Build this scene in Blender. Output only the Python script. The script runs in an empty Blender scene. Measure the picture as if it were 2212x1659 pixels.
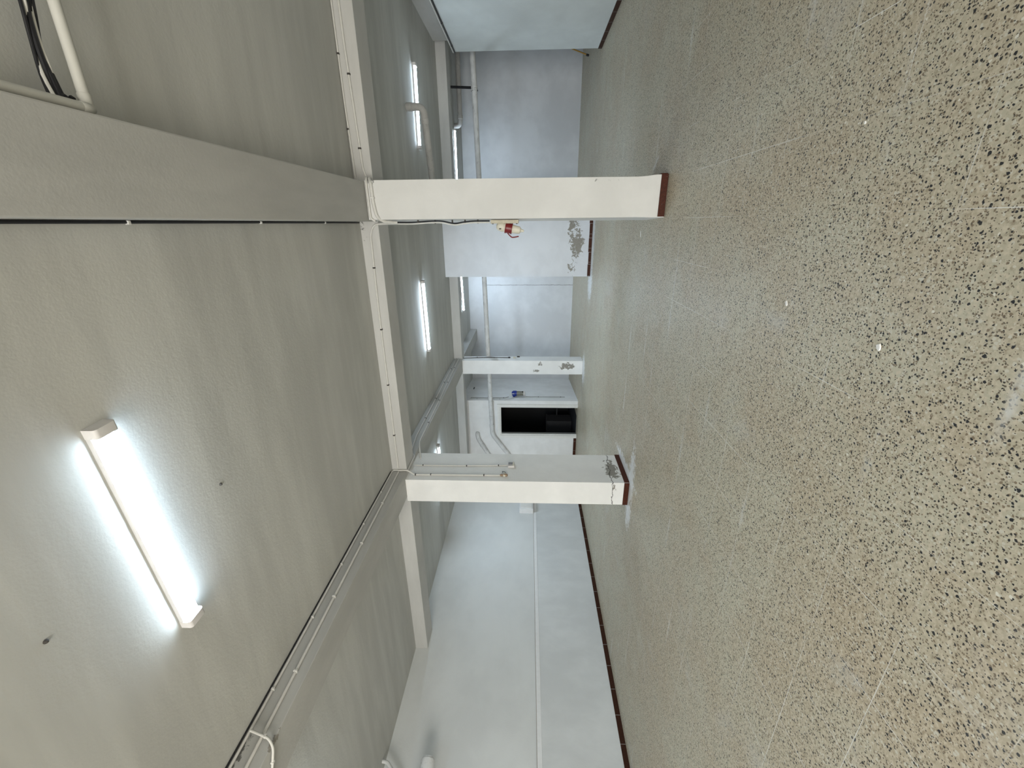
import bpy, bmesh, math, random
from mathutils import Vector, Matrix
random.seed(7)
scene = bpy.context.scene
COL = scene.collection

# ------------------------------------------------------------------ room sizes (metres)
ZC, ZB = 3.325, 3.114            # ceiling, underside of beams
XL = -6.878                      # left wall
Y1, Y2 = 4.985, 10.21            # front faces of the two cross beams
BW = 0.36                        # beam width
XOUT, YREAR, YBACK, YDOOR = 6.2, -5.4, 13.45, 10.70
XR, ZR = 3.174, 2.917            # right partition: face, height

# ------------------------------------------------------------------ material helpers
class NT:
    def __init__(s, name):
        s.m = bpy.data.materials.new(name); s.m.use_nodes = True
        s.t = s.m.node_tree; s.t.nodes.clear()
        s.out = s.t.nodes.new('ShaderNodeOutputMaterial')
        s.b = s.t.nodes.new('ShaderNodeBsdfPrincipled')
        s.t.links.new(s.b.outputs[0], s.out.inputs[0])
        s._pos = None
    def n(s, typ, **kw):
        nd = s.t.nodes.new(typ)
        for k, v in kw.items(): setattr(nd, k, v)
        return nd
    def put(s, sock, v):
        if v is None: return
        if isinstance(v, bpy.types.NodeSocket): s.t.links.new(v, sock)
        elif isinstance(v, (tuple, list)) and len(v) == 3 and sock.type == 'RGBA': sock.default_value = (*v, 1)
        else: sock.default_value = v
    def math(s, op, a, b=None, c=None, clamp=False):
        nd = s.n('ShaderNodeMath', operation=op, use_clamp=clamp)
        for i, v in enumerate((a, b, c)): s.put(nd.inputs[i], v)
        return nd.outputs[0]
    def vmath(s, op, a, b=None):
        nd = s.n('ShaderNodeVectorMath', operation=op)
        s.put(nd.inputs[0], a); s.put(nd.inputs[1], b)
        return nd.outputs['Value'] if op in ('LENGTH', 'DISTANCE') else nd.outputs['Vector']
    def mix(s, f, a, b):
        nd = s.n('ShaderNodeMix', data_type='RGBA')
        s.put(nd.inputs[0], f); s.put(nd.inputs[6], a); s.put(nd.inputs[7], b)
        return nd.outputs[2]
    def ramp(s, v, lo, hi, a=0.0, b=1.0):
        nd = s.n('ShaderNodeMapRange', interpolation_type='SMOOTHSTEP')
        s.put(nd.inputs[0], v)
        for i, x in enumerate((lo, hi, a, b)): s.put(nd.inputs[i + 1], x)
        return nd.outputs[0]
    def pos(s):
        if s._pos is None: s._pos = s.n('ShaderNodeNewGeometry').outputs['Position']
        return s._pos
    def noise(s, scale, detail=3, rough=0.5, vec=None, dist=0.0):
        nd = s.n('ShaderNodeTexNoise')
        s.put(nd.inputs['Vector'], vec if vec is not None else s.pos())
        nd.inputs['Scale'].default_value = scale; nd.inputs['Detail'].default_value = detail
        nd.inputs['Roughness'].default_value = rough; nd.inputs['Distortion'].default_value = dist
        return nd.outputs[0]
    def voro(s, scale, vec=None, feature='F1'):
        nd = s.n('ShaderNodeTexVoronoi', feature=feature)
        s.put(nd.inputs['Vector'], vec if vec is not None else s.pos())
        nd.inputs['Scale'].default_value = scale
        return nd
    def sep(s, v):
        nd = s.n('ShaderNodeSeparateXYZ'); s.put(nd.inputs[0], v); return nd.outputs
    def bump(s, h, strength, dist=0.01):
        nd = s.n('ShaderNodeBump'); s.put(nd.inputs['Height'], h)
        nd.inputs['Strength'].default_value = strength; nd.inputs['Distance'].default_value = dist
        s.t.links.new(nd.outputs[0], s.b.inputs['Normal'])
    def fin(s, col=None, rough=0.8, spec=0.3, metal=0.0):
        s.put(s.b.inputs['Base Color'], col); s.put(s.b.inputs['Roughness'], rough)
        s.put(s.b.inputs['Specular IOR Level'], spec); s.put(s.b.inputs['Metallic'], metal)
        return s.m

def plaster(name, col=(.74, .745, .735), stretch=(1, 1, 1), mott=0.10, bump=0.25, peels=(), cracks=(), seed=0.0, grime=()):
    """old roller-painted plaster; peels = flaked spots (centre, radii, amount)"""
    k = NT(name)
    v = k.vmath('ADD', k.vmath('MULTIPLY', k.pos(), stretch), (seed, seed * 1.7, seed * .6))
    big = k.noise(0.9, 4, .55, v); mid = k.noise(3.4, 5, .55, v, .25); fine = k.noise(90, 2, .5)
    f = k.math('ADD', k.math('MULTIPLY', big, .6), k.math('MULTIPLY', mid, .4))
    d = tuple(c * (1 - 2 * mott) for c in col); l = tuple(min(.86, c * (1 + mott)) for c in col)
    c = k.mix(k.ramp(f, .36, .64), d, l)
    sp = k.math('GREATER_THAN', k.noise(26, 4, .7), .735)
    c = k.mix(k.math('MULTIPLY', sp, .22), c, (.42, .41, .37))
    h = k.math('ADD', k.math('MULTIPLY', k.noise(34, 3, .6), .7), k.math('MULTIPLY', fine, .3))
    mask = None
    for cen, rad, amt in peels:
        q = k.vmath('DIVIDE', k.vmath('SUBTRACT', k.pos(), cen), rad)
        dd = k.vmath('LENGTH', q)
        nz = k.math('ADD', k.math('MULTIPLY', k.noise(9, 6, .62, None, .8), .72), k.math('MULTIPLY', k.noise(34, 3, .6), .28))
        val = k.math('SUBTRACT', k.math('ADD', nz, amt), k.math('MULTIPLY', k.math('POWER', dd, 2.0), .30))
        mk = k.ramp(val, .525, .545)
        mask = mk if mask is None else k.math('MAXIMUM', mask, mk)
    if mask is not None:
        c = k.mix(mask, c, k.mix(k.noise(40, 3, .7), (.20, .19, .165), (.37, .35, .315)))
        h = k.math('SUBTRACT', h, k.math('MULTIPLY', mask, 1.5))
    for axis, cen, wob, half, lo, hi, laxis in cracks:   # thin wandering crack
        xyz = k.sep(k.pos()); i = 'XYZ'.index(axis); j = 'XYZ'.index(laxis)
        w = k.math('MULTIPLY', k.math('SUBTRACT', k.noise(5, 5, .65), .5), wob)
        dd = k.math('ABSOLUTE', k.math('SUBTRACT', k.math('SUBTRACT', xyz[i], cen), w))
        mk = k.math('LESS_THAN', dd, half)
        mk = k.math('MULTIPLY', mk, k.math('MULTIPLY', k.math('GREATER_THAN', xyz[j], lo), k.math('LESS_THAN', xyz[j], hi)))
        c = k.mix(k.math('MULTIPLY', mk, .85), c, (.11, .105, .095))
    for cen, rad, amt in grime:                          # mould / soot specks
        q = k.vmath('LENGTH', k.vmath('DIVIDE', k.vmath('SUBTRACT', k.pos(), cen), rad))
        val = k.math('SUBTRACT', k.math('ADD', k.noise(22, 6, .75), amt), k.math('MULTIPLY', q, .25))
        c = k.mix(k.math('MULTIPLY', k.ramp(val, .52, .60), .8), c, (.06, .06, .055))
    k.bump(h, bump, .012)
    return k.fin(c, .88, .2)

def plain(name, col, rough=.5, spec=.4, metal=0.0, vary=.08, scale=18):
    k = NT(name)
    f = k.noise(scale, 4, .6)
    c = k.mix(f, tuple(x * (1 - vary) for x in col), tuple(min(1, x * (1 + vary)) for x in col))
    k.bump(f, .08, .003)
    return k.fin(c, rough, spec, metal)

def skirt_mat(name, axis, per=.37, off=0.0, col=(.050, .015, .007)):
    k = NT(name); xyz = k.sep(k.pos()); i = 'XYZ'.index(axis)
    fr = k.math('FRACT', k.math('DIVIDE', k.math('ADD', xyz[i], 50 + off), per))
    j = k.math('LESS_THAN', fr, .012)
    n = k.noise(45, 5, .7)
    c = k.mix(k.ramp(n, .3, .7), tuple(x * .7 for x in col), tuple(x * 1.35 for x in col))
    c = k.mix(k.math('MULTIPLY', k.math('GREATER_THAN', k.noise(70, 3, .7), .72), .7), c, (.50, .48, .45))
    c = k.mix(k.math('MULTIPLY', j, .8), c, (.55, .54, .52))
    return k.fin(c, .55, .2)

def terrazzo():
    k = NT('terrazzo')
    P = k.pos(); xyz = k.sep(P)
    warp = k.n('ShaderNodeTexNoise'); k.put(warp.inputs['Vector'], P)
    warp.inputs['Scale'].default_value = 95; warp.inputs['Detail'].default_value = 2
    V = k.vmath('ADD', P, k.vmath('MULTIPLY', k.vmath('SUBTRACT', warp.outputs['Color'], (.5, .5, .5)), (.011, .011, 0)))
    n1 = k.noise(.55, 4, .6); n2 = k.noise(2.6, 5, .62, None, .5)
    fam = k.math('ADD', k.math('MULTIPLY', n1, .55), k.math('MULTIPLY', n2, .45))
    base = k.mix(k.ramp(fam, .38, .62), (.475, .45, .345), (.425, .35, .245))
    base = k.mix(k.ramp(k.noise(60, 3, .6), .40, .70), base, (.57, .50, .38))
    base = k.mix(k.math('MULTIPLY', k.ramp(k.noise(48, 3, .65, k.vmath('ADD', P, (5, 2, 0))), .52, .68), .55), base, (.25, .20, .13))
    def chips(scale, lo, hi, r0, r1, col, c):
        vo = k.voro(scale, V)
        rc = k.n('ShaderNodeSeparateColor'); k.put(rc.inputs[0], vo.outputs['Color'])
        sel = k.math('MULTIPLY', k.math('GREATER_THAN', rc.outputs[0], lo), k.math('LESS_THAN', rc.outputs[0], hi))
        rad = k.math('ADD', k.math('MULTIPLY', rc.outputs[1], r1 - r0), r0)
        inn = k.math('LESS_THAN', vo.outputs['Distance'], rad)
        return k.mix(k.math('MULTIPLY', sel, inn), c, col)
    c = chips(74, .0, .36, .18, .50, (.56, .53, .44), base)
    c = chips(96, .0, .42, .16, .46, (.215, .165, .11), c)
    c = chips(128, .0, .44, .16, .46, (.125, .10, .07), c)
    c = chips(66, .0, .46, .10, .36, (.018, .018, .020), c)
    c = chips(92, .52, .86, .12, .38, (.030, .028, .024), c)
    c = chips(47, .965, 1.0, .12, .30, (.68, .65, .56), c)
    # dust veil and chalky smears
    dust = k.ramp(k.noise(1.3, 5, .65, None, .8), .56, .78)
    c = k.mix(k.math('MULTIPLY', dust, .38), c, (.52, .52, .50))
    chalk = k.ramp(k.noise(1.9, 6, .7, k.vmath('ADD', P, (9.3, 4.1, 0)), 1.0), .66, .74)
    c = k.mix(k.math('MULTIPLY', chalk, .6), c, (.62, .63, .63))
    dirt = k.ramp(k.noise(2.2, 5, .7, k.vmath('ADD', P, (3.3, 14.1, 0)), .6), .62, .78)
    c = k.mix(k.math('MULTIPLY', dirt, .30), c, (.20, .165, .115))
    # tile joints, whitish where filled
    def joint(v, off):
        fr = k.math('FRACT', k.math('DIVIDE', k.math('SUBTRACT', v, off - 40 * .3705), .3705))
        d = k.math('ABSOLUTE', k.math('SUBTRACT', fr, .5))
        return k.math('GREATER_THAN', d, .5 - .0040), k.ramp(d, .40, .5)
    jx, wx = joint(xyz[0], .030); jy, wy = joint(xyz[1], 1.526)
    j = k.math('MAXIMUM', jx, jy)
    vis = k.ramp(k.noise(.9, 3, .6, k.vmath('ADD', P, (2.0, 6.0, 0))), .43, .63, .07, .95)
    vis = k.math('MULTIPLY', vis, k.ramp(xyz[1], 3.6, 6.0, 1.0, .35))
    c = k.mix(k.math('MULTIPLY', j, vis), c, (.74, .735, .70))
    # smeared grout beside some cross joints
    sm = k.math('MULTIPLY', k.ramp(k.noise(1.4, 5, .6, k.vmath('ADD', k.vmath('MULTIPLY', P, (.6, 2.0, 1)), (1.2, 0, 0))), .54, .68), wy)
    sm = k.math('MULTIPLY', sm, k.ramp(k.noise(25, 4, .7), .3, .6))
    c = k.mix(k.math('MULTIPLY', sm, .8), c, (.66, .66, .64))
    # salts creeping out at the wall and column feet
    for cen, rad in (((-3.50, 10.02, 0), (.42, .24, 1)), ((-1.30, 9.75, 0), (.42, .34, 1)), ((-3.30, 4.82, 0), (.50, .15, 1)),
                     ((-3.28, 5.20, 0), (.10, .6, 1)), ((-3.76, 4.80, 0), (.25, .14, 1)), ((-.4, 9.65, 0), (1.0, .22, 1))):
        q = k.vmath('LENGTH', k.vmath('DIVIDE', k.vmath('SUBTRACT', P, cen), rad))
        val = k.math('SUBTRACT', k.math('ADD', k.noise(14, 6, .7), .32), k.math('MULTIPLY', q, .34))
        c = k.mix(k.math('MULTIPLY', k.ramp(val, .42, .62), .75), c, (.78, .79, .80))
    k.bump(k.noise(30, 3, .6), .05, .004)
    rough = k.math('ADD', k.math('MULTIPLY', k.noise(4, 4, .6), .25), .36)
    return k.fin(c, rough, .35)

M = {}
M['wall_left'] = plaster('plaster_left', (.665, .68, .675), (1, .55, .8), .035, .11, seed=2)
M['dado'] = plaster('plaster_dado', (.66, .68, .685), (1, 1.2, .7), .045, .11, seed=5)
M['ceiling'] = plaster('plaster_ceiling', (.525, .525, .497), (.30, 2.0, 1), .06, .15, seed=1)
M['beam'] = plaster('plaster_beam', (.565, .56, .54), (.6, .6, 2), .04, .10, seed=8,
                    grime=(((.02, 4.985, 3.30), (.35, .3, .08), .05), ((.03, 2.6, 3.33), (.03, 2.6, .03), .02),
                           ((-3.27, 1.62, 3.31), (.05, .20, .05), .18)),
                    peels=(((-3.285, 1.70, 3.120), (.05, .16, .035), .05),))
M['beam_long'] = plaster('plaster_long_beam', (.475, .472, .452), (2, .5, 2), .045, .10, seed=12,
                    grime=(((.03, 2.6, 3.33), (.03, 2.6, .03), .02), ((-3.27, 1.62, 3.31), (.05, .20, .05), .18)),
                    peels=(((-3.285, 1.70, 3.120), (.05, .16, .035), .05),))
M['wall_back'] = plaster('plaster_back', (.70, .72, .75), (.8, 1, .9), .045, .11, seed=3,
                         cracks=(('X', -1.84, .05, .006, 0, 2.75, 'Z'),))
M['wall_mid'] = plaster('plaster_middle', (.70, .72, .755), (.8, 1, 1), .035, .18, seed=4,
                        peels=(((-.06, 9.79, .42), (.36, .3, .24), .10), ((-.45, 9.79, .33), (.45, .3, .22), .14), ((-.95, 9.79, .40), (.34, .3, .20), .05)))
M['wall_side'] = plaster('plaster_side', (.835, .835, .825), (1, 1, 1), .04, .2, seed=6)
M['wall_right'] = plaster('plaster_right', (.61, .64, .63), (1, .6, .8), .04, .22, seed=7)
M['col_r'] = plaster('plaster_right_column', (.68, .675, .655), (1, 1, 1), .03, .2, seed=9, grime=(((.40, 4.71, .6), (.05, .2, .7), .0), ((.42, 4.71, 3.07), (.06, .2, .05), .20)))
M['col_l'] = plaster('plaster_left_column', (.83, .825, .805), (1, 1, 1), .03, .2, seed=10,
                     peels=(((-3.345, 5.20, .20), (.2, .38, .17), .13), ((-3.42, 4.87, .20), (.15, .2, .06), .03)),
                     cracks=(('Z', .215, .16, .006, -3.71, -3.34, 'X'),))
M['col_f'] = plaster('plaster_far_column', (.82, .82, .81), (1, 1, 1), .03, .2, seed=11,
                     peels=(((-3.46, 10.21, .42), (.13, .2, .34), .14), ((-3.42, 10.21, 1.08), (.12, .2, .10), .08), ((-3.60, 10.21, 1.17), (.07, .2, .18), .08)))
M['floor'] = terrazzo()
M['skirt_y'] = skirt_mat('skirting_tiles_long', 'Y', .37, 0, (.038, .013, .006))
M['skirt_x'] = skirt_mat('skirting_tiles_cross', 'X', .30, .04)
M['skirt_c'] = skirt_mat('skirting_tiles_column', 'Z', 9, 3, (.058, .015, .007))
M['paint_strip'] = plain('pale_ledge_paint', (.76, .765, .77), .85, .2)
M['ledge_line'] = plain('ledge_shadow_line', (.33, .29, .24), .9, .1)  # brown of the shadow line over the ledge, put in as colour
M['dark'] = plain('unlit_room_black', (.035, .035, .037), .9, .1)  # the room's lack of light is put into this near-black colour
M['dark_obj'] = plain('dimmed_box_grey', (.055, .055, .058), .7, .2)  # grey darkened so things in the doorway look unlit
M['white_frame'] = plain('white_frame_paint', (.80, .79, .76), .5, .35)
def pipe_mat(name, col, amt):
    k = NT(name)
    n1 = k.noise(7, 5, .65, k.vmath('MULTIPLY', k.pos(), (1, 3, 3)), .5); n2 = k.noise(40, 4, .7)
    c = k.mix(k.ramp(k.noise(5, 3, .5), .35, .65), tuple(x * .88 for x in col), col)
    c = k.mix(k.math('MULTIPLY', k.ramp(n1, .52, .70), amt), c, (.27, .265, .26))
    c = k.mix(k.math('MULTIPLY', k.ramp(n2, .62, .72), amt * .6), c, (.22, .21, .20))
    k.bump(n2, .1, .004)
    return k.fin(c, .6, .3)
M['pvc'] = pipe_mat('painted_pipe', (.70, .705, .70), .55)
M['pvc_clean'] = plain('clean_pipe', (.52, .515, .475), .6, .3, vary=.1, scale=9)
M['pvc_old'] = pipe_mat('grimy_pipe', (.47, .465, .45), .7)
M['conduit'] = plain('conduit_plastic', (.64, .63, .595), .5, .35, vary=.12, scale=25)
M['clip'] = plain('clip_dark', (.06, .055, .05), .6, .3)
M['clipw'] = plain('clip_white', (.66, .65, .62), .6, .3)
M['black'] = plain('black_rubber', (.012, .012, .015), .5, .4)
M['blackm'] = plain('black_metal', (.010, .010, .012), .5, .4)
M['housing'] = plain('lamp_housing', (.62, .61, .60), .5, .4)
M['cap'] = plain('lamp_cap', (.68, .66, .65), .5, .4)
M['red'] = plain('red_plastic', (.17, .007, .008), .38, .5, vary=.12)
M['ivory'] = plain('ivory_plastic', (.66, .63, .53), .45, .4)
M['rusty'] = plain('dirty_plate', (.52, .48, .38), .7, .3, vary=.3, scale=40)
M['blue'] = plain('blue_plastic', (.010, .03, .26), .35, .5)
M['smoke'] = plain('smoked_bowl', (.20, .195, .155), .25, .5, vary=.2, scale=30)
M['yellow'] = plain('yellow_handle', (.40, .22, .03), .5, .4)
M['rocker'] = plain('grey_rocker', (.25, .25, .26), .5, .4)
M['brass'] = plain('corroded_brass', (.32, .22, .14), .5, .5, .4, .4, 60)
M['chip'] = plain('paint_flake', (.80, .79, .76), .8, .2)

def emit(name, col, st):
    k = NT(name)
    k.fin((.85, .87, .9), .4, .3)
    k.b.inputs['Emission Color'].default_value = (*col, 1); k.b.inputs['Emission Strength'].default_value = st
    return k.m
LEDC = (.70, .855, 1.0)
LED = {k: emit('led_diffuser_' + k, LEDC, v) for k, v in dict(near=40.0, mid=92.0, left=94.0, right=35.0, far=94.0, rear=50.0).items()}

# ------------------------------------------------------------------ geometry helpers
def link(name, bm, m, parent=None, smooth=False):
    me = bpy.data.meshes.new(name)
    bmesh.ops.recalc_face_normals(bm, faces=bm.faces)
    bm.to_mesh(me); bm.free()
    if smooth:
        for p in me.polygons: p.use_smooth = True
        try: me.set_sharp_from_angle(angle=math.radians(38))
        except Exception: pass
    me.materials.append(m)
    o = bpy.data.objects.new(name, me); COL.objects.link(o)
    if parent is not None:
        o.parent = parent; o.matrix_parent_inverse = Matrix.Translation(-parent.location) if parent.rotation_euler.to_quaternion().angle < 1e-6 else parent.matrix_basis.inverted()
    return o
def box(bm, x0, x1, y0, y1, z0, z1):
    g = bmesh.ops.create_cube(bm, size=1)['verts']
    for v in g: v.co = Vector(((x0 + x1) / 2 + v.co.x * (x1 - x0), (y0 + y1) / 2 + v.co.y * (y1 - y0), (z0 + z1) / 2 + v.co.z * (z1 - z0)))
    return g
def bevel(bm, w, seg=2):
    bmesh.ops.bevel(bm, geom=[e for e in bm.edges], offset=w, segments=seg, affect='EDGES', profile=.6)
def bx(name, dims, m, parent=None, bev=0.0):
    bm = bmesh.new(); box(bm, *dims)
    if bev: bevel(bm, bev)
    return link(name, bm, m, parent)
def fillet(pts, r, n=6):
    pts = [Vector(p) for p in pts]; out = [pts[0]]
    for a, b, c in zip(pts, pts[1:], pts[2:]):
        d1, d2 = (a - b), (c - b); q = min(r, d1.length * .48, d2.length * .48)
        s, e = b + d1.normalized() * q, b + d2.normalized() * q
        for i in range(n + 1):
            t = i / n; out.append(s.lerp(b, t).lerp(b.lerp(e, t), t))
    out.append(pts[-1]); return out
def smooth_path(pts, n=8):
    pts = [Vector(p) for p in pts]; P = [pts[0]] + pts + [pts[-1]]; out = []
    for i in range(1, len(P) - 2):
        a, b, c, d = P[i - 1:i + 3]
        for j in range(n):
            t = j / n
            out.append(.5 * ((2 * b) + (c - a) * t + (2 * a - 5 * b + 4 * c - d) * t * t + (3 * b - a - 3 * c + d) * t ** 3))
    out.append(pts[-1]); return out
def tube(bm, path, rad, seg=12):
    path = [Vector(p) for p in path]
    path = [p for i, p in enumerate(path) if i == 0 or (p - path[i - 1]).length > 1e-5]
    T = [(path[min(i + 1, len(path) - 1)] - path[max(i - 1, 0)]).normalized() for i in range(len(path))]
    up = Vector((0, 0, 1)) if abs(T[0].z) < .9 else Vector((1, 0, 0))
    n = (up - T[0] * up.dot(T[0])).normalized(); rings = []
    for i, p in enumerate(path):
        n = (n - T[i] * n.dot(T[i])).normalized(); b = T[i].cross(n)
        r = rad[i] if isinstance(rad, (list, tuple)) else rad
        rings.append([bm.verts.new(p + n * (math.cos(2 * math.pi * k / seg) * r) + b * (math.sin(2 * math.pi * k / seg) * r)) for k in range(seg)])
    for A, B in zip(rings, rings[1:]):
        for k in range(seg): bm.faces.new((A[k], A[(k + 1) % seg], B[(k + 1) % seg], B[k]))
    bm.faces.new(rings[0]); bm.faces.new(rings[-1])
def axis_lathe(bm, a, b, prof, seg=20):
    """prof: list of (t along a->b in metres, radius)"""
    a, b = Vector(a), Vector(b); d = (b - a).normalized()
    tube(bm, [a + d * t for t, r in prof], [max(r, .0004) for t, r in prof], seg)
def tb(name, path, r, m, parent=None, seg=12):
    bm = bmesh.new(); tube(bm, path, r, seg); return link(name, bm, m, parent, True)
def lathe(name, a, b, prof, m, parent=None, seg=20):
    bm = bmesh.new(); axis_lathe(bm, a, b, prof, seg); return link(name, bm, m, parent, True)
def tag(o, label, cat, group=None):
    o['label'] = label; o['category'] = cat
    if group: o['group'] = group
    return o
def thing(name, label, cat, loc, group=None):
    o = bpy.data.objects.new(name, None); o.location = loc; o.empty_display_size = .1; COL.objects.link(o)
    return tag(o, label, cat, group)
def struct(o, label=None):
    o['kind'] = 'structure'
    if label: o['label'] = label
    return o
def S(name, dims, m, bev=0.0): return struct(bx(name, dims, m, None, bev))

# ------------------------------------------------------------------ the shell
S('floor', (XL - .2, XOUT + .2, YREAR - .2, YBACK + .2, -.12, 0), M['floor'])
S('ceiling', (XL - .2, XOUT + .2, YREAR - .2, YBACK + .2, ZC, ZC + .15), M['ceiling'])
S('wall_left', (XL - .2, XL, YREAR - .2, YBACK + .2, 0, ZC), M['wall_left'])
# dado: lower part of the left wall stands 2 cm proud, with a pale painted band on its top edge
S('wall_left_dado', (XL, XL + .020, YREAR, YDOOR, 0, 1.176), M['dado'])
S('trim_1', (XL, XL + .026, YREAR, YDOOR, 1.176, 1.243), M['paint_strip'], .003)
S('trim_2', (XL, XL + .022, YREAR, YDOOR, 1.243, 1.250), M['ledge_line'])  # shadow line above the lip, drawn as a thin brown strip
S('wall_back', (XL, XOUT, YBACK, YBACK + .2, 0, ZC), M['wall_back'])
S('wall_outer', (XOUT, XOUT + .2, YREAR - .2, YBACK + .2, 0, ZC), M['wall_right'])
# rear wall behind the camera with the wide street doorway the daylight comes through
OX0, OX1, OZ = -3.2, 1.0, 2.75
bm = bmesh.new()
box(bm, XL, OX0, YREAR - .2, YREAR, 0, ZC); box(bm, OX1, XOUT, YREAR - .2, YREAR, 0, ZC); box(bm, OX0, OX1, YREAR - .2, YREAR, OZ, ZC)
struct(link('wall_rear', bm, M['wall_left']))
# right partition (lower than the ceiling) and the beam above it
S('wall_right', (XR, XR + .22, YREAR, 10.0, 0, ZR), M['wall_right'], .006)
# middle block wall with flaking foot
S('wall_middle', (-1.155, .60, 9.79, 10.50, 0, ZC), M['wall_mid'])
# wall with the doorway, left part of the far end
DX0, DX1, DZ = -5.745, -4.845, 2.195
bm = bmesh.new()
box(bm, XL, DX0, YDOOR, YDOOR + .16, 0, ZC); box(bm, DX1, -4.665, YDOOR, YDOOR + .16, 0, ZC); box(bm, DX0, DX1, YDOOR, YDOOR + .16, DZ, ZC)
struct(link('wall_door', bm, M['wall_side']))
bm = bmesh.new()                                            # side wall running from the doorway wall to the back wall
vs = [(-4.681, YDOOR + .16), (-5.02, YBACK), (-5.18, YBACK), (-4.84, YDOOR + .16)]
lo = [bm.verts.new((x, y, 0)) for x, y in vs]; hi = [bm.verts.new((x, y, ZC)) for x, y in vs]
bm.faces.new(lo); bm.faces.new(hi)
for i in range(4): bm.faces.new((lo[i], lo[(i + 1) % 4], hi[(i + 1) % 4], hi[i]))
struct(link('wall_side', bm, M['wall_side']))
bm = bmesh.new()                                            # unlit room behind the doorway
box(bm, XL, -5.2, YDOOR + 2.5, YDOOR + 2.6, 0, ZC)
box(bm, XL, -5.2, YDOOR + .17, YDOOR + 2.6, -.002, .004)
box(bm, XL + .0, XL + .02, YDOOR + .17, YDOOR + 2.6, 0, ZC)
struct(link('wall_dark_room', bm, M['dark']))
# door frame
d = bpy.data.objects.new('door_1', None); d.location = ((DX0 + DX1) / 2, YDOOR, 0); COL.objects.link(d); struct(d, 'white door frame around the open dark doorway')
bm = bmesh.new()
box(bm, DX0 - .075, DX0, YDOOR - .035, YDOOR + .14, 0, DZ + .075); box(bm, DX1, DX1 + .075, YDOOR - .035, YDOOR + .14, 0, DZ + .075); box(bm, DX0, DX1, YDOOR - .035, YDOOR + .14, DZ, DZ + .075)
link('door_frame', bm, M['white_frame'], d)
bm = bmesh.new()
box(bm, DX0, DX0 + .03, YDOOR + .0, YDOOR + .05, 0, DZ); box(bm, DX1 - .03, DX1, YDOOR + .0, YDOOR + .05, 0, DZ); box(bm, DX0 + .03, DX1 - .03, YDOOR, YDOOR + .05, DZ - .03, DZ)
link('door_stop', bm, M['white_frame'], d)

# beams
XB0, XB1 = -3.634, -3.271
def beam(name, dims): return struct(bx(name, dims, M['beam_long' if name == 'beam_long' else 'beam'], None, .008))
beam('beam_cross', (XL, XOUT, Y1, Y1 + BW, ZB, ZC))
beam('beam_cross', (XL, XOUT, -.24, -.24 + BW, ZB, ZC))
beam('beam_cross', (XL, XOUT, Y2, Y2 + BW, ZB, ZC))
beam('beam_long', (XB0, XB1, YREAR, -.24, ZB, ZC))
beam('beam_long', (XB0, XB1, -.24 + BW, Y1, ZB, ZC))
beam('beam_long', (XB0, XB1, Y1 + BW, Y2, ZB, ZC))
beam('beam_long', (XB0, XB1, Y2 + BW, YBACK, ZB, ZC))
beam('beam_long', (.030, .417, YREAR, -.24, ZB, ZC))
beam('beam_long', (.030, .417, -.24 + BW, Y1, ZB, ZC))
beam('beam_long', (.100, .417, Y1 + BW, 9.79, ZB, ZC))
beam('beam_edge', (3.376, 3.70, YREAR, 10.05, ZR - .2, ZC))

# ------------------------------------------------------------------ columns
def column(label, fx0, fx1, y0, y1, ztop, mat, skirt, rx0=None, flare=0.0):
    t = thing('column', label, 'column', ((fx0 + fx1) / 2, (y0 + y1) / 2, 0))
    rx0 = fx0 if rx0 is None else rx0
    bm = bmesh.new(); rings = []
    for z, e in ((0, flare * .8), (.085, flare), (.13, flare * .9), (.20, flare * .35), (.30, 0), (1.0, 0), (2.0, 0), (ztop, 0)):
        rings.append([bm.verts.new(p) for p in ((fx0 - e * .3, y0 - e, z), (fx1 + e, y0 - e, z), (fx1 + e, y1, z), (rx0, y1, z))])
    for A, B in zip(rings, rings[1:]):
        for k in range(4): bm.faces.new((A[k], A[(k + 1) % 4], B[(k + 1) % 4], B[k]))
    bm.faces.new(rings[0]); bm.faces.new(rings[-1])
    ed = [e for e in bm.edges if abs(e.verts[0].co.z - e.verts[1].co.z) > .03]
    bmesh.ops.bevel(bm, geom=ed, offset=.007, segments=2, affect='EDGES', profile=.6)
    link('shaft', bm, mat, t)
    if skirt:
        h = .068
        e = flare + .001
        bm = bmesh.new()
        box(bm, fx0 + .004, fx1 + e - .002, y0 - e - .011, y0 - e, .002, h)
        link('skirting', bm, M['skirt_c'], t)
        bm = bmesh.new()
        box(bm, fx1 + e, fx1 + e + .011, y0 + .004, y1, .002, h)
        link('skirting', bm, M['skirt_c'], t)
    return t
column('wide white column on the right with dark red skirting and a red plug on its side', .045, .429, 4.718, Y1 + BW, ZB + .002, M['col_r'], True, .020, .016)
column('white column on the left with cracked foot, dark red skirting and two cable runs down its side', -3.705, -3.345, 4.872, 5.60, ZB + .002, M['col_l'], True)
column('far white column with grey flaked patches and no skirting', -3.690, -3.322, 10.205, Y2 + BW, ZB + .002, M['col_f'], False)

# ------------------------------------------------------------------ skirtings
S('baseboard_left', (XL + .020, XL + .034, YREAR, YDOOR, 0, .072), M['skirt_y'])
S('baseboard_right', (XR - .013, XR, YREAR, 9.985, 0, .070), M['skirt_y'])
S('baseboard_door', (XL + .034, DX0 - .09, YDOOR - .014, YDOOR, 0, .075), M['skirt_x'])
bm = bmesh.new(); x = -1.150
for w, h in ((.27, .068), (.26, .060), (.30, .070), (.30, .066), (.34, .072), (.18, .050), (.08, .07)):
    box(bm, x, x + w - .006, 9.777, 9.789, .002, h); x += w
struct(link('baseboard_middle', bm, M['skirt_x']))

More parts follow.
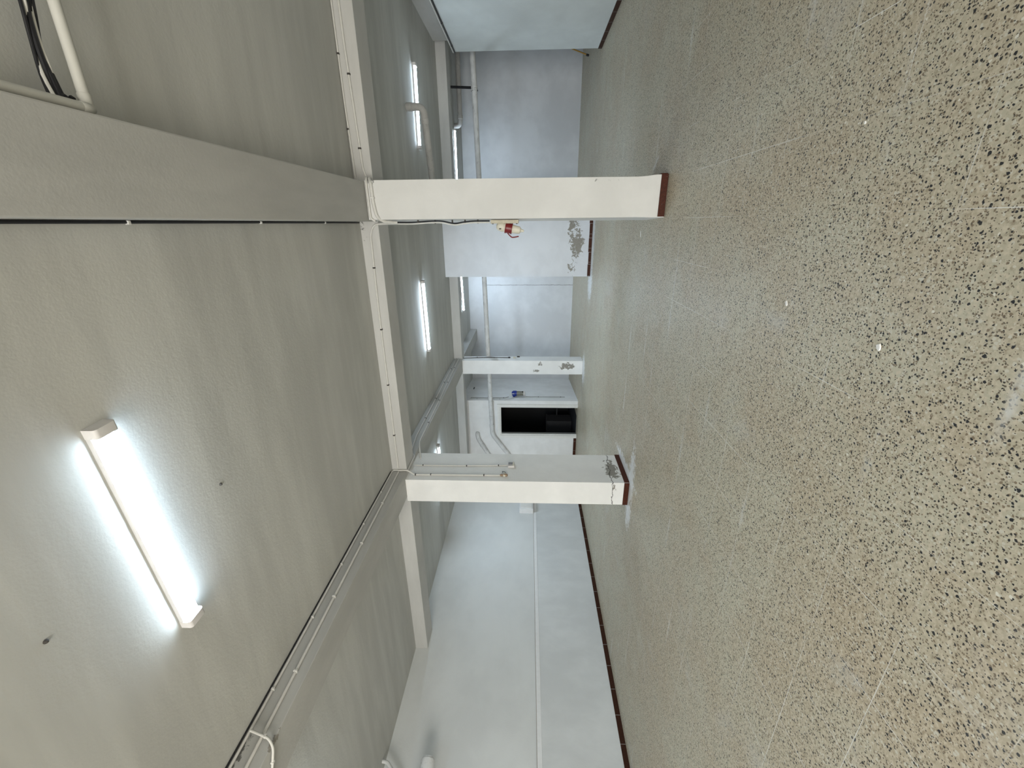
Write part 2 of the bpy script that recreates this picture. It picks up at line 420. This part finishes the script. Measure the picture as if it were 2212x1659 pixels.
# ------------------------------------------------------------------ ceiling lamps
def lamp(label, a, b, tube, group='white LED batten lamps on the ceiling'):
    ax, ay = a; bx_, by = b
    c = Vector(((ax + bx_) / 2, (ay + by) / 2, ZC)); ang = math.atan2(by - ay, bx_ - ax); L = math.hypot(bx_ - ax, by - ay)
    t = thing('ceiling_lamp', label, 'ceiling lamp', c); t['group'] = group
    t.rotation_euler = (0, 0, ang)
    def prof(hw, h0, h1, x0, x1, r, seg=5):
        bm = bmesh.new(); pts = [(-hw, h0)]
        for i in range(seg + 1):
            q = math.pi / 2 * i / seg; pts.append((-hw + r - r * math.cos(q), h1 + r - r * math.sin(q)))
        for i in range(seg + 1):
            q = math.pi / 2 * (1 - i / seg); pts.append((hw - r + r * math.cos(q), h1 + r - r * math.sin(q)))
        pts.append((hw, h0))
        A = [bm.verts.new((x0, y, z)) for y, z in pts]; B = [bm.verts.new((x1, y, z)) for y, z in pts]
        for i in range(len(pts)): j = (i + 1) % len(pts); bm.faces.new((A[i], A[j], B[j], B[i]))
        bm.faces.new(A); bm.faces.new(B); return bm
    def add(name, bm, m):
        o = link(name, bm, m, None, True); o.parent = t; return o
    h = L / 2
    add('housing', prof(.050, 0, -.024, -h + .03, h - .03, .004), M['housing'])
    add('diffuser', prof(.043, -.024, -.052, -h + .045, h - .045, .022), LED[tube])
    add('end_cap', prof(.052, 0, -.062, -h, -h + .045, .016), M['cap'])
    add('end_cap', prof(.052, 0, -.062, h - .045, h, .016), M['cap'])
    return t
lamp('large bright LED lamp on the near ceiling, nearest to the camera', (-.815, 1.568), (-2.090, 1.645), 'near')
lamp('LED lamp between the two near columns, behind the front cross beam', (-.945, 7.50), (-2.265, 7.55), 'mid')
lamp('LED lamp at right half hidden behind the grey elbow pipe', (2.455, 8.17), (1.205, 8.07), 'right')
lamp('LED lamp at far right beyond the second cross beam, cut off by the right column', (2.225, 12.02), (.955, 11.95), 'right')
lamp('LED lamp at the far end beside the flaked middle wall', (-1.110, 11.80), (-2.395, 12.00), 'far')
lamp('small LED lamp end peeping out right of the left column', (-4.36, 7.64), (-5.63, 7.70), 'left')
lamp('LED lamp over the left aisle beside the left wall', (-4.25, 1.60), (-5.52, 1.66), 'near')

lamp('unseen LED lamp added for light behind the camera over the middle aisle', (-.85, -3.4), (-2.12, -3.34), 'rear')  # this lamp and the next are unseen, added to supply light from behind
lamp('unseen LED lamp added for light behind the camera over the left aisle', (-4.25, -3.4), (-5.52, -3.34), 'rear')

# ------------------------------------------------------------------ conduits
def conduit(label, path, r, clips=(), mat='conduit', fr=.06, name='cable_conduit', clipm='clipw', group=None):
    path = [Vector(p) for p in path]
    t = thing(name, label, 'conduit' if name == 'cable_conduit' else 'cable', path[0], group)
    tb('tube' if name == 'cable_conduit' else 'cable', fillet(path, fr), r, M[mat], t, 10)
    seg = []
    for p, n, m in clips:
        p = Vector(p); n = Vector(n)
        bm = bmesh.new()
        ax = 'xyz'[max(range(3), key=lambda i: abs(n[i]))]
        dx, dy, dz = (.008 if ax == 'x' else r * 1.25, .008 if ax == 'y' else r * 1.25, .008 if ax == 'z' else r * 1.25)
        box(bm, p.x - dx, p.x + dx, p.y - dy, p.y + dy, p.z - dz, p.z + dz); bevel(bm, .002, 1)
        link('clip', bm, M[m], t)
    return t
def run(a, b, n, m='clipw', s=.08, e=.95):
    a, b = Vector(a), Vector(b); d = (b - a).normalized()
    return [(a.lerp(b, s + (e - s) * i / max(1, n - 1)), d, m) for i in range(n)]

xb = XB1 + .016
# along the left long beam, near the ceiling, round the corner and on into the next bay
YN = -.24 + BW
conduit('pale conduit in the corner of near ceiling and left beam, the upper of the pair',
        [(xb, YN, 3.305), (xb, 4.93, 3.312), (xb, Y1 - .012, 3.30), (xb, Y1 - .012, 3.135)], .0105, run((xb, 1.78, 3.307), (xb, 4.6, 3.311), 5), 'conduit', .05)
conduit('pale conduit in the second bay running on to the far column, the upper one',
        [(xb, Y1 - .012, 3.13), (xb, Y1 - .010, ZB - .013), (xb, Y1 + BW + .014, ZB - .013), (xb, Y1 + BW + .14, 3.19), (xb, 6.0, 3.235), (xb, Y2 - .02, 3.255)], .0105, run((xb, 6.4, 3.236), (xb, 9.5, 3.25), 4, 'clip'), 'conduit', .04)
a, b = (xb, YN, 3.195), (xb, Y1 - .06, 3.218)
conduit('pale conduit along the side of the left beam, the lower of the pair',
        [a, b], .0115, run((xb, 1.95, 3.205), (xb, 4.35, 3.215), 4))
conduit('pale conduit in the second bay running on to the far column, the lower one',
        [(-3.333, 5.42, 3.03), (xb, 5.62, 3.09), (xb, 5.8, 3.135), (xb, 7.0, 3.150), (xb, Y2 - .02, 3.19)], .0105, run((xb, 6.2, 3.14), (xb, 9.6, 3.185), 4, 'clip'))
conduit('shadow line in the ceiling corner beside the upper conduit of the left beam, drawn as a black strand', [(xb + .018, YN, 3.3185), (xb + .018, 4.90, 3.3185)], .0055, (), 'black', name='power_cable')  # black strand stands in for the shadow line beside the conduit
conduit('thin dark cable in the ceiling corner along the left side of the right long beam', [(.020, YN, 3.315), (.020, 3.2, 3.316), (.018, 4.93, 3.312)], .0075, [((.018, y, 3.312), (0, 1, 0), 'clipw') for y in (1.15, 2.05, 3.1, 4.1)], 'black', name='power_cable')
conduit('pale double cable branching off under the left beam towards the left aisle lamp', [(xb + .022, 1.72, 3.29), (xb + .022, 1.68, 3.14), (-3.275, 1.65, 3.099), (-3.46, 1.56, 3.098), (-3.648, 1.52, 3.10), (-3.648, 1.52, 3.312), (-4.20, 1.58, 3.312)], .0085, [((xb + .022, 1.69, 3.17), (0, 0, 1), 'clipw'), ((-3.36, 1.61, 3.099), (1, 0, 0), 'clipw')], 'conduit', .05)
# across the first cross beam
yb = Y1 - .012
conduit('pale conduit across the front cross beam between the two near columns',
        [(xb + .04, yb, 3.232), (-.9, yb, 3.227), (-.10, yb, 3.212), (.00, yb, 3.16), (.005, 4.95, 3.02), (.006, 4.9, 2.90)], .011, run((-2.9, yb, 3.232), (-.35, yb, 3.218), 4, 'clip'), 'conduit', .12)
conduit('pale conduit across the front cross beam right of the right column',
        [(3.15, yb, 3.245), (1.7, yb, 3.240), (.55, yb, 3.206), (.46, yb, 3.17), (.462, 4.75, 3.10), (.42, 4.702, 3.092), (.06, 4.702, 3.090), (.03, 4.72, 3.05)], .0115, run((1.48, yb, 3.232), (.72, yb, 3.212), 2, 'clip'), 'conduit', .05)
conduit('thin grey conduit at the ceiling joint above the front cross beam, far right part',
        [(3.15, yb, 3.312), (1.2, yb, 3.312), (.47, yb, 3.30)], .009, run((1.65, yb, 3.312), (.9, yb, 3.312), 2, 'clip'))
conduit('thick pale conduit bending over the top front of the right column',
        [(.445, 4.76, 3.075), (.40, 4.700, 3.045), (.20, 4.700, 3.043), (.07, 4.700, 3.02), (.026, 4.76, 2.97), (.014, 4.86, 2.86)], .017, [((.26, 4.70, 3.044), (1, 0, 0), 'clipw')], 'conduit', .09)
# down the left edge of the right column to the plug
xs = .020
pts = [(xs, 4.90, 2.92), (xs - .004, 4.86, 2.70), (xs + .006, 4.85, 2.50), (xs + .006, 4.85, 2.36), (xs - .018, 4.85, 2.22), (xs - .006, 4.85, 2.12), (xs + .004, 4.85, 2.00), (xs + .004, 4.85, 1.83)]
t = thing('power_cable', 'black and white cable down the side of the right column to the plug', 'cable', pts[0])
tb('black_cable', smooth_path(pts), .0075, M['black'], t, 8)
tb('white_cable', smooth_path([(x - .016, y - .006, z) for x, y, z in pts]), .0075, M['conduit'], t, 8)
for z in (2.62, 2.43, 2.24, 2.10, 1.96):
    bx('clip', (xs - .022, xs + .018, 4.846, 4.862, z - .008, z + .008), M['clip'], t)
# left column: two drops
xc = -3.345 + .010
conduit('pale conduit straight down the side of the left column to a broken fitting',
        [(xb + .005, 4.955, 3.232), (xb + .005, 4.965, 3.10), (xc, 4.99, 3.02), (xc, 5.0, 1.78)], .010, [((xc, 4.99, 3.0), (0, 0, 1), 'clip'), ((xc, 4.995, 2.78), (0, 0, 1), 'clip'), ((xc, 5.0, 2.02), (0, 0, 1), 'clip')], 'conduit', .03)
conduit('thin conduit down the side of the left column to the switch box',
        [(xc, 5.24, 3.08), (xc, 5.235, 2.55), (xc, 5.25, 2.0), (xc, 5.265, 1.69)], .0075, [((xc, 5.24, 2.95), (0, 0, 1), 'clip'), ((xc, 5.237, 2.30), (0, 0, 1), 'clip'), ((xc, 5.26, 1.83), (0, 0, 1), 'clip')], 'conduit', .03)
t = thing('wall_switch', 'small grey and white switch box on the side of the left column', 'switch', (-3.345, 5.27, 1.64))
bx('back_box', (-3.345, -3.318, 5.215, 5.325, 1.595, 1.690), M['cap'], t, .006)
bx('rocker', (-3.318, -3.306, 5.245, 5.305, 1.622, 1.684), M['rocker'], t, .004)
bx('flap', (-3.318, -3.309, 5.218, 5.322, 1.598, 1.620), M['ivory'], t, .003)
t = thing('junction_fitting', 'broken brown and ivory cable fitting at the end of the conduit on the left column', 'cable fitting', (-3.345, 5.0, 1.73))
lathe('socket', (-3.330, 5.0, 1.79), (-3.330, 5.0, 1.68), [(0, .012), (.02, .018), (.05, .016), (.07, .024), (.10, .020), (.11, .006)], M['brass'], t, 12)
bx('terminal', (-3.342, -3.315, 4.975, 5.045, 1.715, 1.745), M['ivory'], t, .004)
tb('wire', smooth_path([(-3.325, 5.02, 1.74), (-3.31, 5.06, 1.76), (-3.32, 5.05, 1.71)]), .004, M['clip'], t, 6)
# far column: dark fittings on its right side
xf = -3.322 + .009
conduit('thin dark cable down the right side of the far column', [(xb, Y2 - .01, 3.20), (xf, 10.40, 3.10), (xf, 10.46, 2.4), (xf, 10.44, 1.92)], .009, [((xf, 10.46, 2.75), (0, 0, 1), 'clip'), ((xf, 10.45, 2.3), (0, 0, 1), 'clip')], 'clip', .03)
t = thing('junction_fitting', 'dark broken fitting on the right side of the far column', 'cable fitting', (-3.322, 10.45, 1.8))
bx('box', (-3.322, -3.295, 10.41, 10.49, 1.73, 1.80), M['ivory'], t, .005)
lathe('stub', (-3.31, 10.44, 1.93), (-3.31, 10.44, 1.87), [(0, .01), (.01, .02), (.05, .02), (.06, .01)], M['black'], t, 10)
lathe('stub', (-3.31, 10.52, 1.70), (-3.31, 10.52, 1.62), [(0, .008), (.01, .022), (.06, .02), (.08, .006)], M['clip'], t, 10)
# top of right partition
for k, (dx, z, mt, lab) in enumerate(((-.012, 2.922, 'conduit', 'pale conduit along the top edge of the right partition'),
                                      (-.012, 2.892, 'black', 'dark cable along the right partition just below the pale conduit'))):
    conduit(lab, [(XR + dx, YREAR, z), (XR + dx, 8.2, z), (XR + dx, 9.98, z - .004)], .012, (run((XR + dx, 8.6, z), (XR + dx, 9.7, z), 2, 'clip') if k else ()), mt)

# ------------------------------------------------------------------ red and white plug on the right column
t = thing('industrial_plug', 'red and white industrial plug hanging on the left side of the right column', 'plug', (.03, 4.95, 1.50))
bx('mounting_plate', (-.004, .034, 4.86, 5.02, 1.515, 1.822), M['rusty'], t, .006)
for z in (1.535, 1.80): lathe('screw', (-.004, 4.90, z), (-.012, 4.90, z), [(0, .009), (.006, .008), (.008, .002)], M['clip'], t, 8)
A, B = Vector((-.028, 4.90, 1.760)), Vector((-.080, 4.90, 1.480)); D = (B - A).normalized()
lathe('socket_body', A, B, [(0, .012), (.006, .028), (.02, .042), (.045, .047), (.072, .050), (.078, .050), (.080, .046), (.088, .046), (.091, .052), (.100, .052)], M['ivory'], t, 24)
lathe('collar', A + D * .098, B, [(0, .050), (.002, .059), (.012, .060), (.014, .055), (.066, .053), (.068, .058), (.078, .058), (.080, .048)], M['red'], t, 24)
lathe('plug_handle', A + D * .176, B, [(0, .047), (.002, .046), (.06, .040), (.085, .037), (.095, .026), (.102, .017), (.130, .013), (.134, .006)], M['ivory'], t, 24)
tb('locking_lever', smooth_path([A + D * .115 + Vector((-.055, 0, -.008)), A + D * .15 + Vector((-.076, 0, 0)), A + D * .18 + Vector((-.088, 0, 0)), A + D * .25 + Vector((-.066, 0, 0))]), .0065, M['red'], t, 8)
bx('rating_mark', (-.064, -.052, 4.852, 4.856, 1.705, 1.728), M['clip'], t)
bx('latch', (-.020, .0, 4.88, 4.92, 1.600, 1.622), M['clip'], t, .003)

# ------------------------------------------------------------------ pipes
def pipe(label, path, r, mat='pvc', fr=.1, joints=(), cap=None, name='drain_pipe'):
    path = [Vector(p) for p in path]
    t = thing(name, label, 'pipe', path[0])
    tb('pipe', fillet(path, fr, 8), r, M[mat], t, 18)
    for p, dvec, w in joints:
        p = Vector(p); dvec = Vector(dvec).normalized()
        lathe('coupling', p - dvec * w / 2, p + dvec * w / 2, [(0, r * 1.0), (.004, r * 1.13), (w - .004, r * 1.13), (w, r * 1.0)], M[mat], t, 18)
    return t
yp = 10.63
def zp(x): return 2.43 + (x + 5.5) * (2.616 - 2.43) / (3.385 + 5.5)
dxp = Vector((1, 0, .02))
pipe('long white drain pipe sloping across the far end past the doorway',
     [(4.6, yp, zp(4.6)), (-5.70, yp, zp(-5.7)), (-6.86, yp, 1.62)], .060, 'pvc', .12,
     [((x, yp, zp(x)), dxp, .10) for x in (2.72, -4.55, -5.15, -5.42)])
pipe('short white pipe elbowing out of the wall above the doorway', [(-5.70, 10.71, 2.86), (-5.70, yp, 2.86), (-5.86, yp, 2.84), (-6.87, yp, 2.28)], .058, 'pvc', .09,
     [((-6.05, yp, 2.735), (-1, 0, -.55), .08)])
pipe('grey elbow pipe hanging from the ceiling in front of the right lamp', [(1.70, 7.52, ZC), (1.70, 7.52, 3.055), (.46, 7.86, 3.05)], .055, 'pvc_old', .11,
     [((1.70, 7.52, 3.275), (0, 0, 1), .09), ((1.52, 7.57, 3.054), (-1.24, .34, 0), .08)])
pipe('short grey pipe under the far right ceiling beside the far lamp', [(4.6, 12.2, 3.16), (2.42, 12.2, 3.165), (2.33, 12.2, 3.20), (2.33, 12.2, ZC)], .062, 'pvc_old', .08, [((2.52, 12.2, 3.165), (1, 0, 0), .1)])
# near top right: two slim pipes meeting at the right long beam
t = pipe('slim white pipe crossing the near ceiling corner to the right long beam', [(3.374, 1.93, 3.20), (.455, 1.90, 3.186)], .0195, 'pvc_clean', .05, [((.475, 1.90, 3.186), (1, 0, 0), .05)], name='water_pipe')
t = pipe('slim white pipe along the lower edge of the right long beam near the camera', [(.440, YN, 3.160), (.440, 1.87, 3.160), (.445, 1.90, 3.175)], .019, 'pvc_clean', .02, [((.440, 1.86, 3.161), (0, 1, 0), .04)], name='water_pipe')
for y in (1.822, 1.852): lathe('nail', (.452, y, 3.172), (.474, y, 3.197), [(0, .005), (.02, .005), (.022, .010), (.034, .009), (.036, .002)], M['black'], t, 8)
# left edge
t = pipe('fat white pipe stub with end cap beside the left wall', [(-6.60, YN, 2.69), (-6.60, 3.27, 2.69)], .080, 'pvc', .05, [((-6.60, 3.17, 2.69), (0, 1, 0), .16)])
for y in (.9, 2.2): bx('wall_clamp', (XL, -6.66, y, y + .04, 2.66, 2.72), M['clip'], t)
pipe('thin rough white pipe bent down from the ceiling beside the left wall', [(-6.72, 3.28, ZC), (-6.72, 3.27, 3.25), (-6.72, 3.05, 3.02), (-6.72, YN, 2.95)], .022, 'pvc', .05, name='water_pipe')

# black and white cable bundle at the top right
t = thing('cable_bundle', 'bundle of black and white cables sagging beside the slim pipe at the near ceiling', 'cables', (.44, 1.81, 3.19))
for i, (m, o, w) in enumerate((('black', .0, .010), ('black', .014, .008), ('clipw', -.012, .007), ('black', -.024, .006), ('clipw', .022, .006), ('black', .030, .006))):
    ph = i * 1.7
    pts = []
    for j in range(15):
        s = j / 14
        pts.append((.430 + 1.45 * s, 1.810 + o * .8 + .20 * s + .005 * math.sin(26 * s + ph), 3.205 + .045 * min(1, s * 9) + .008 * s + .007 * math.cos(22 * s + ph)))
    tb('black_cable' if m == 'black' else 'white_cable', smooth_path(pts, 4), w, M[m], t, 8)

# black hanger bracket at the far right
t = thing('pipe_hanger', 'black metal hanger bar holding the long drain pipe at the far right', 'bracket', (2.74, yp, 2.55))
bm = bmesh.new(); tube(bm, [(2.762, yp + .02, 3.115), (2.735, yp + .02, 2.545)], .026, 4); link('bar', bm, M['blackm'], t)
bm = bmesh.new(); tube(bm, [(2.742, yp + .02, 2.56), (2.672, yp, 2.535)], .016, 4); link('foot', bm, M['blackm'], t)
tb('wire_loop', [(2.66 + .004 * i, yp + .066 * math.cos(i * .7), zp(2.66) + .066 * math.sin(i * .7)) for i in range(19)], .005, M['clip'], t, 6)

# broom handle
t = thing('broom_handle', 'yellow pole with black tip leaning on the floor behind the end of the right partition', 'pole', (3.685, 12.0, 0))
tb('handle', [(3.69, 12.0, .05), (3.86, 12.08, .46), (4.20, 12.24, 1.30)], .014, M['yellow'], t, 10)
lathe('tip', (3.692, 12.0, .075), (3.672, 11.99, .004), [(0, .016), (.006, .024), (.055, .026), (.07, .018)], M['black'], t, 12)

# water filter on the side wall
def sx(y): return -4.66 - .36 * (y - YDOOR) / (YBACK - YDOOR)
fy = 11.12; fx = sx(fy) + .10
t = thing('water_filter', 'water filter with blue cap and smoked bowl on the far side wall by the doorway', 'water filter', (fx, fy, 1.48))
lathe('cap', (fx, fy, 1.875), (fx, fy, 1.73), [(0, .035), (.005, .055), (.03, .062), (.035, .078), (.12, .082), (.145, .078)], M['blue'], t, 24)
lathe('bowl', (fx, fy, 1.732), (fx, fy, 1.48), [(0, .066), (.02, .070), (.18, .064), (.19, .068), (.20, .068)], M['smoke'], t, 24)
lathe('foot_ring', (fx, fy, 1.535), (fx, fy, 1.480), [(0, .070), (.012, .072), (.013, .066), (.05, .063), (.055, .05)], M['cap'], t, 24)
lathe('knob', (fx + .055, fy - .03, 1.56), (fx + .085, fy - .045, 1.56), [(0, .02), (.02, .022), (.03, .012)], M['clip'], t, 10)
tb('valve_lever', [(fx + .02, fy - .085, 1.80), (fx + .03, fy - .10, 1.84), (fx - .02, fy - .10, 1.93)], .010, M['conduit'], t, 8)
bx('bracket', (sx(fy) - .01, fx - .03, fy - .05, fy + .05, 1.78, 1.84), M['blue'], t, .006)
y = 10.95; conduit('thin water tube down the side wall above the water filter', [(sx(y) + .010, y, 3.05), (sx(y) + .010, y, 2.05), (sx(11.02) + .02, 11.02, 1.96)], .009, [((sx(y) + .01, y, 2.10), (0, 0, 1), 'black')], 'pvc_old', .05)
y = 11.07; conduit('thin water tube down the side wall below the water filter', [(sx(y) + .010, y, 1.46), (sx(y) + .010, y, .34)], .009, [((sx(y) + .01, y, 1.1), (0, 0, 1), 'clip'), ((sx(y) + .01, y, .46), (0, 0, 1), 'clip')], 'pvc_old')
y = 10.80; conduit('thin grey cable down the near edge of the side wall ending at a small outlet', [(sx(y) + .009, y, 3.05), (sx(y) + .009, y, 1.98), (sx(y) + .009, y + .06, 1.78)], .008, [((sx(y) + .009, y, 2.85), (0, 0, 1), 'clip'), ((sx(y) + .009, y, 2.2), (0, 0, 1), 'clip'), ((sx(y) + .009, y + .06, 1.75), (0, 0, 1), 'clipw')], 'pvc_old')
y = 12.02; t = bx('wall_vent', (sx(y) - .01, sx(y) + .012, y - .085, y + .085, 3.08, 3.11), M['black'])
tag(t, 'small black slot high on the far side wall', 'vent')

# box on the left wall
t = thing('junction_box', 'plain white casing on the left wall ledge showing left of the left column', 'box', (-6.80, 8.95, 1.25))
bx('casing', (XL + .001, -6.735, 8.62, 9.30, 1.252, 1.60), M['paint_strip'], t, .006)
bx('lid', (-6.735, -6.722, 8.65, 9.27, 1.28, 1.57), M['white_frame'], t, .004)

# things in the dark doorway
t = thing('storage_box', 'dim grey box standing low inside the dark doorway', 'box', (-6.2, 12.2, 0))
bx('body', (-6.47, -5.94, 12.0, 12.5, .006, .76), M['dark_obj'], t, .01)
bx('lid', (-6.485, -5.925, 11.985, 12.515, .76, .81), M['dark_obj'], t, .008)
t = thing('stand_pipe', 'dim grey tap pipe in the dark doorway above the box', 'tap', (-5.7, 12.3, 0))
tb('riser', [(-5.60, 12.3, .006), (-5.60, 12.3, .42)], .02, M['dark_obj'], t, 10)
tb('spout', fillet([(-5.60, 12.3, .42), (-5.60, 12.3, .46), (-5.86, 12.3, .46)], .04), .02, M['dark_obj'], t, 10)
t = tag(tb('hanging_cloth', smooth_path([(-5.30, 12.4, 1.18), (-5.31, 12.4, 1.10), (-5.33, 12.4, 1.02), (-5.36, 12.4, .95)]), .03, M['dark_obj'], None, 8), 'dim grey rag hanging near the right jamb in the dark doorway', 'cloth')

# small dark plugs in the ceiling, bits on the floor
for (x, y, lab) in ((-1.545, 1.10, 'small dark hole plug in the ceiling on the camera side of the big lamp'), (-1.511, 2.122, 'small dark hole plug in the ceiling beyond the big lamp')):
    t = tag(lathe('ceiling_plug', (x, y, ZC), (x, y, ZC - .012), [(0, .010), (.006, .009), (.012, .004)], M['clip'], None, 8), lab, 'plug')
def flake(x, y, a, w, l, lab, cat='paint flake'):
    bm = bmesh.new(); n = 7; vs = []
    for i in range(n):
        q = 2 * math.pi * i / n; r = .7 + .45 * random.random()
        vs.append((math.cos(q) * l * r, math.sin(q) * w * r))
    c, s = math.cos(a), math.sin(a)
    lo = [bm.verts.new((x + c * u - s * v, y + s * u + c * v, .0005)) for u, v in vs]
    hi = [bm.verts.new((x + .85 * (c * u - s * v), y + .85 * (s * u + c * v), .0045)) for u, v in vs]
    bm.faces.new(lo); bm.faces.new(hi)
    for i in range(n): bm.faces.new((lo[i], lo[(i + 1) % n], hi[(i + 1) % n], hi[i]))
    tag(link('paint_flake', bm, M['chip']), lab, cat)
flake(-.145, 5.58, .3, .012, .05, 'white plaster splinter on the floor behind the right column')
flake(.377, 2.06, .8, .006, .008, 'tiny white chip on the floor right of the long joint line')
flake(-.418, 2.31, .8, .010, .016, 'white blob on the floor near the end of the second joint line')
flake(-.476, 1.65, .5, .012, .020, 'larger white paint blob on the near floor')

# ------------------------------------------------------------------ light
w = bpy.data.worlds.new('World'); scene.world = w; w.use_nodes = True
w.node_tree.nodes['Background'].inputs[0].default_value = (.80, .88, 1.0, 1); w.node_tree.nodes['Background'].inputs[1].default_value = 1.0
L = bpy.data.lights.new('doorway_daylight', 'AREA'); L.shape = 'RECTANGLE'; L.size = OX1 - OX0; L.size_y = OZ; L.energy = 400; L.color = (1.0, .96, .88)
lo_ = bpy.data.objects.new('doorway_daylight', L); lo_.location = ((OX0 + OX1) / 2, YREAR - .22, OZ / 2); lo_.rotation_euler = (math.radians(90), 0, 0); COL.objects.link(lo_)

# ------------------------------------------------------------------ camera (the phone was held on its side: frame rolled a quarter turn)
yaw, pitch, roll, F = .3708, .0388, .0058, 895.03
cy, sy, cp, sp = math.cos(yaw), math.sin(yaw), math.cos(pitch), math.sin(pitch)
fwd = Vector((-sy * cp, cy * cp, sp)); right = Vector((cy, sy, 0)); up = right.cross(fwd)
R = right * math.cos(roll) + up * math.sin(roll); U = up * math.cos(roll) - right * math.sin(roll)
X, Y, Z = -U, R, -fwd
cam = bpy.data.cameras.new('Camera'); co = bpy.data.objects.new('Camera', cam); COL.objects.link(co)
co.matrix_world = Matrix(((X.x, Y.x, Z.x, 0), (X.y, Y.y, Z.y, 0), (X.z, Y.z, Z.z, 1.4), (0, 0, 0, 1)))
cam.sensor_fit = 'HORIZONTAL'; cam.sensor_width = 36; cam.lens = F / 2212 * 36; cam.clip_start = .05
scene.camera = co
vs_ = scene.view_settings
vs_.view_transform = 'Standard'; vs_.look = 'None'; vs_.gamma = 1; vs_.use_curve_mapping = False; vs_.exposure = 0.45
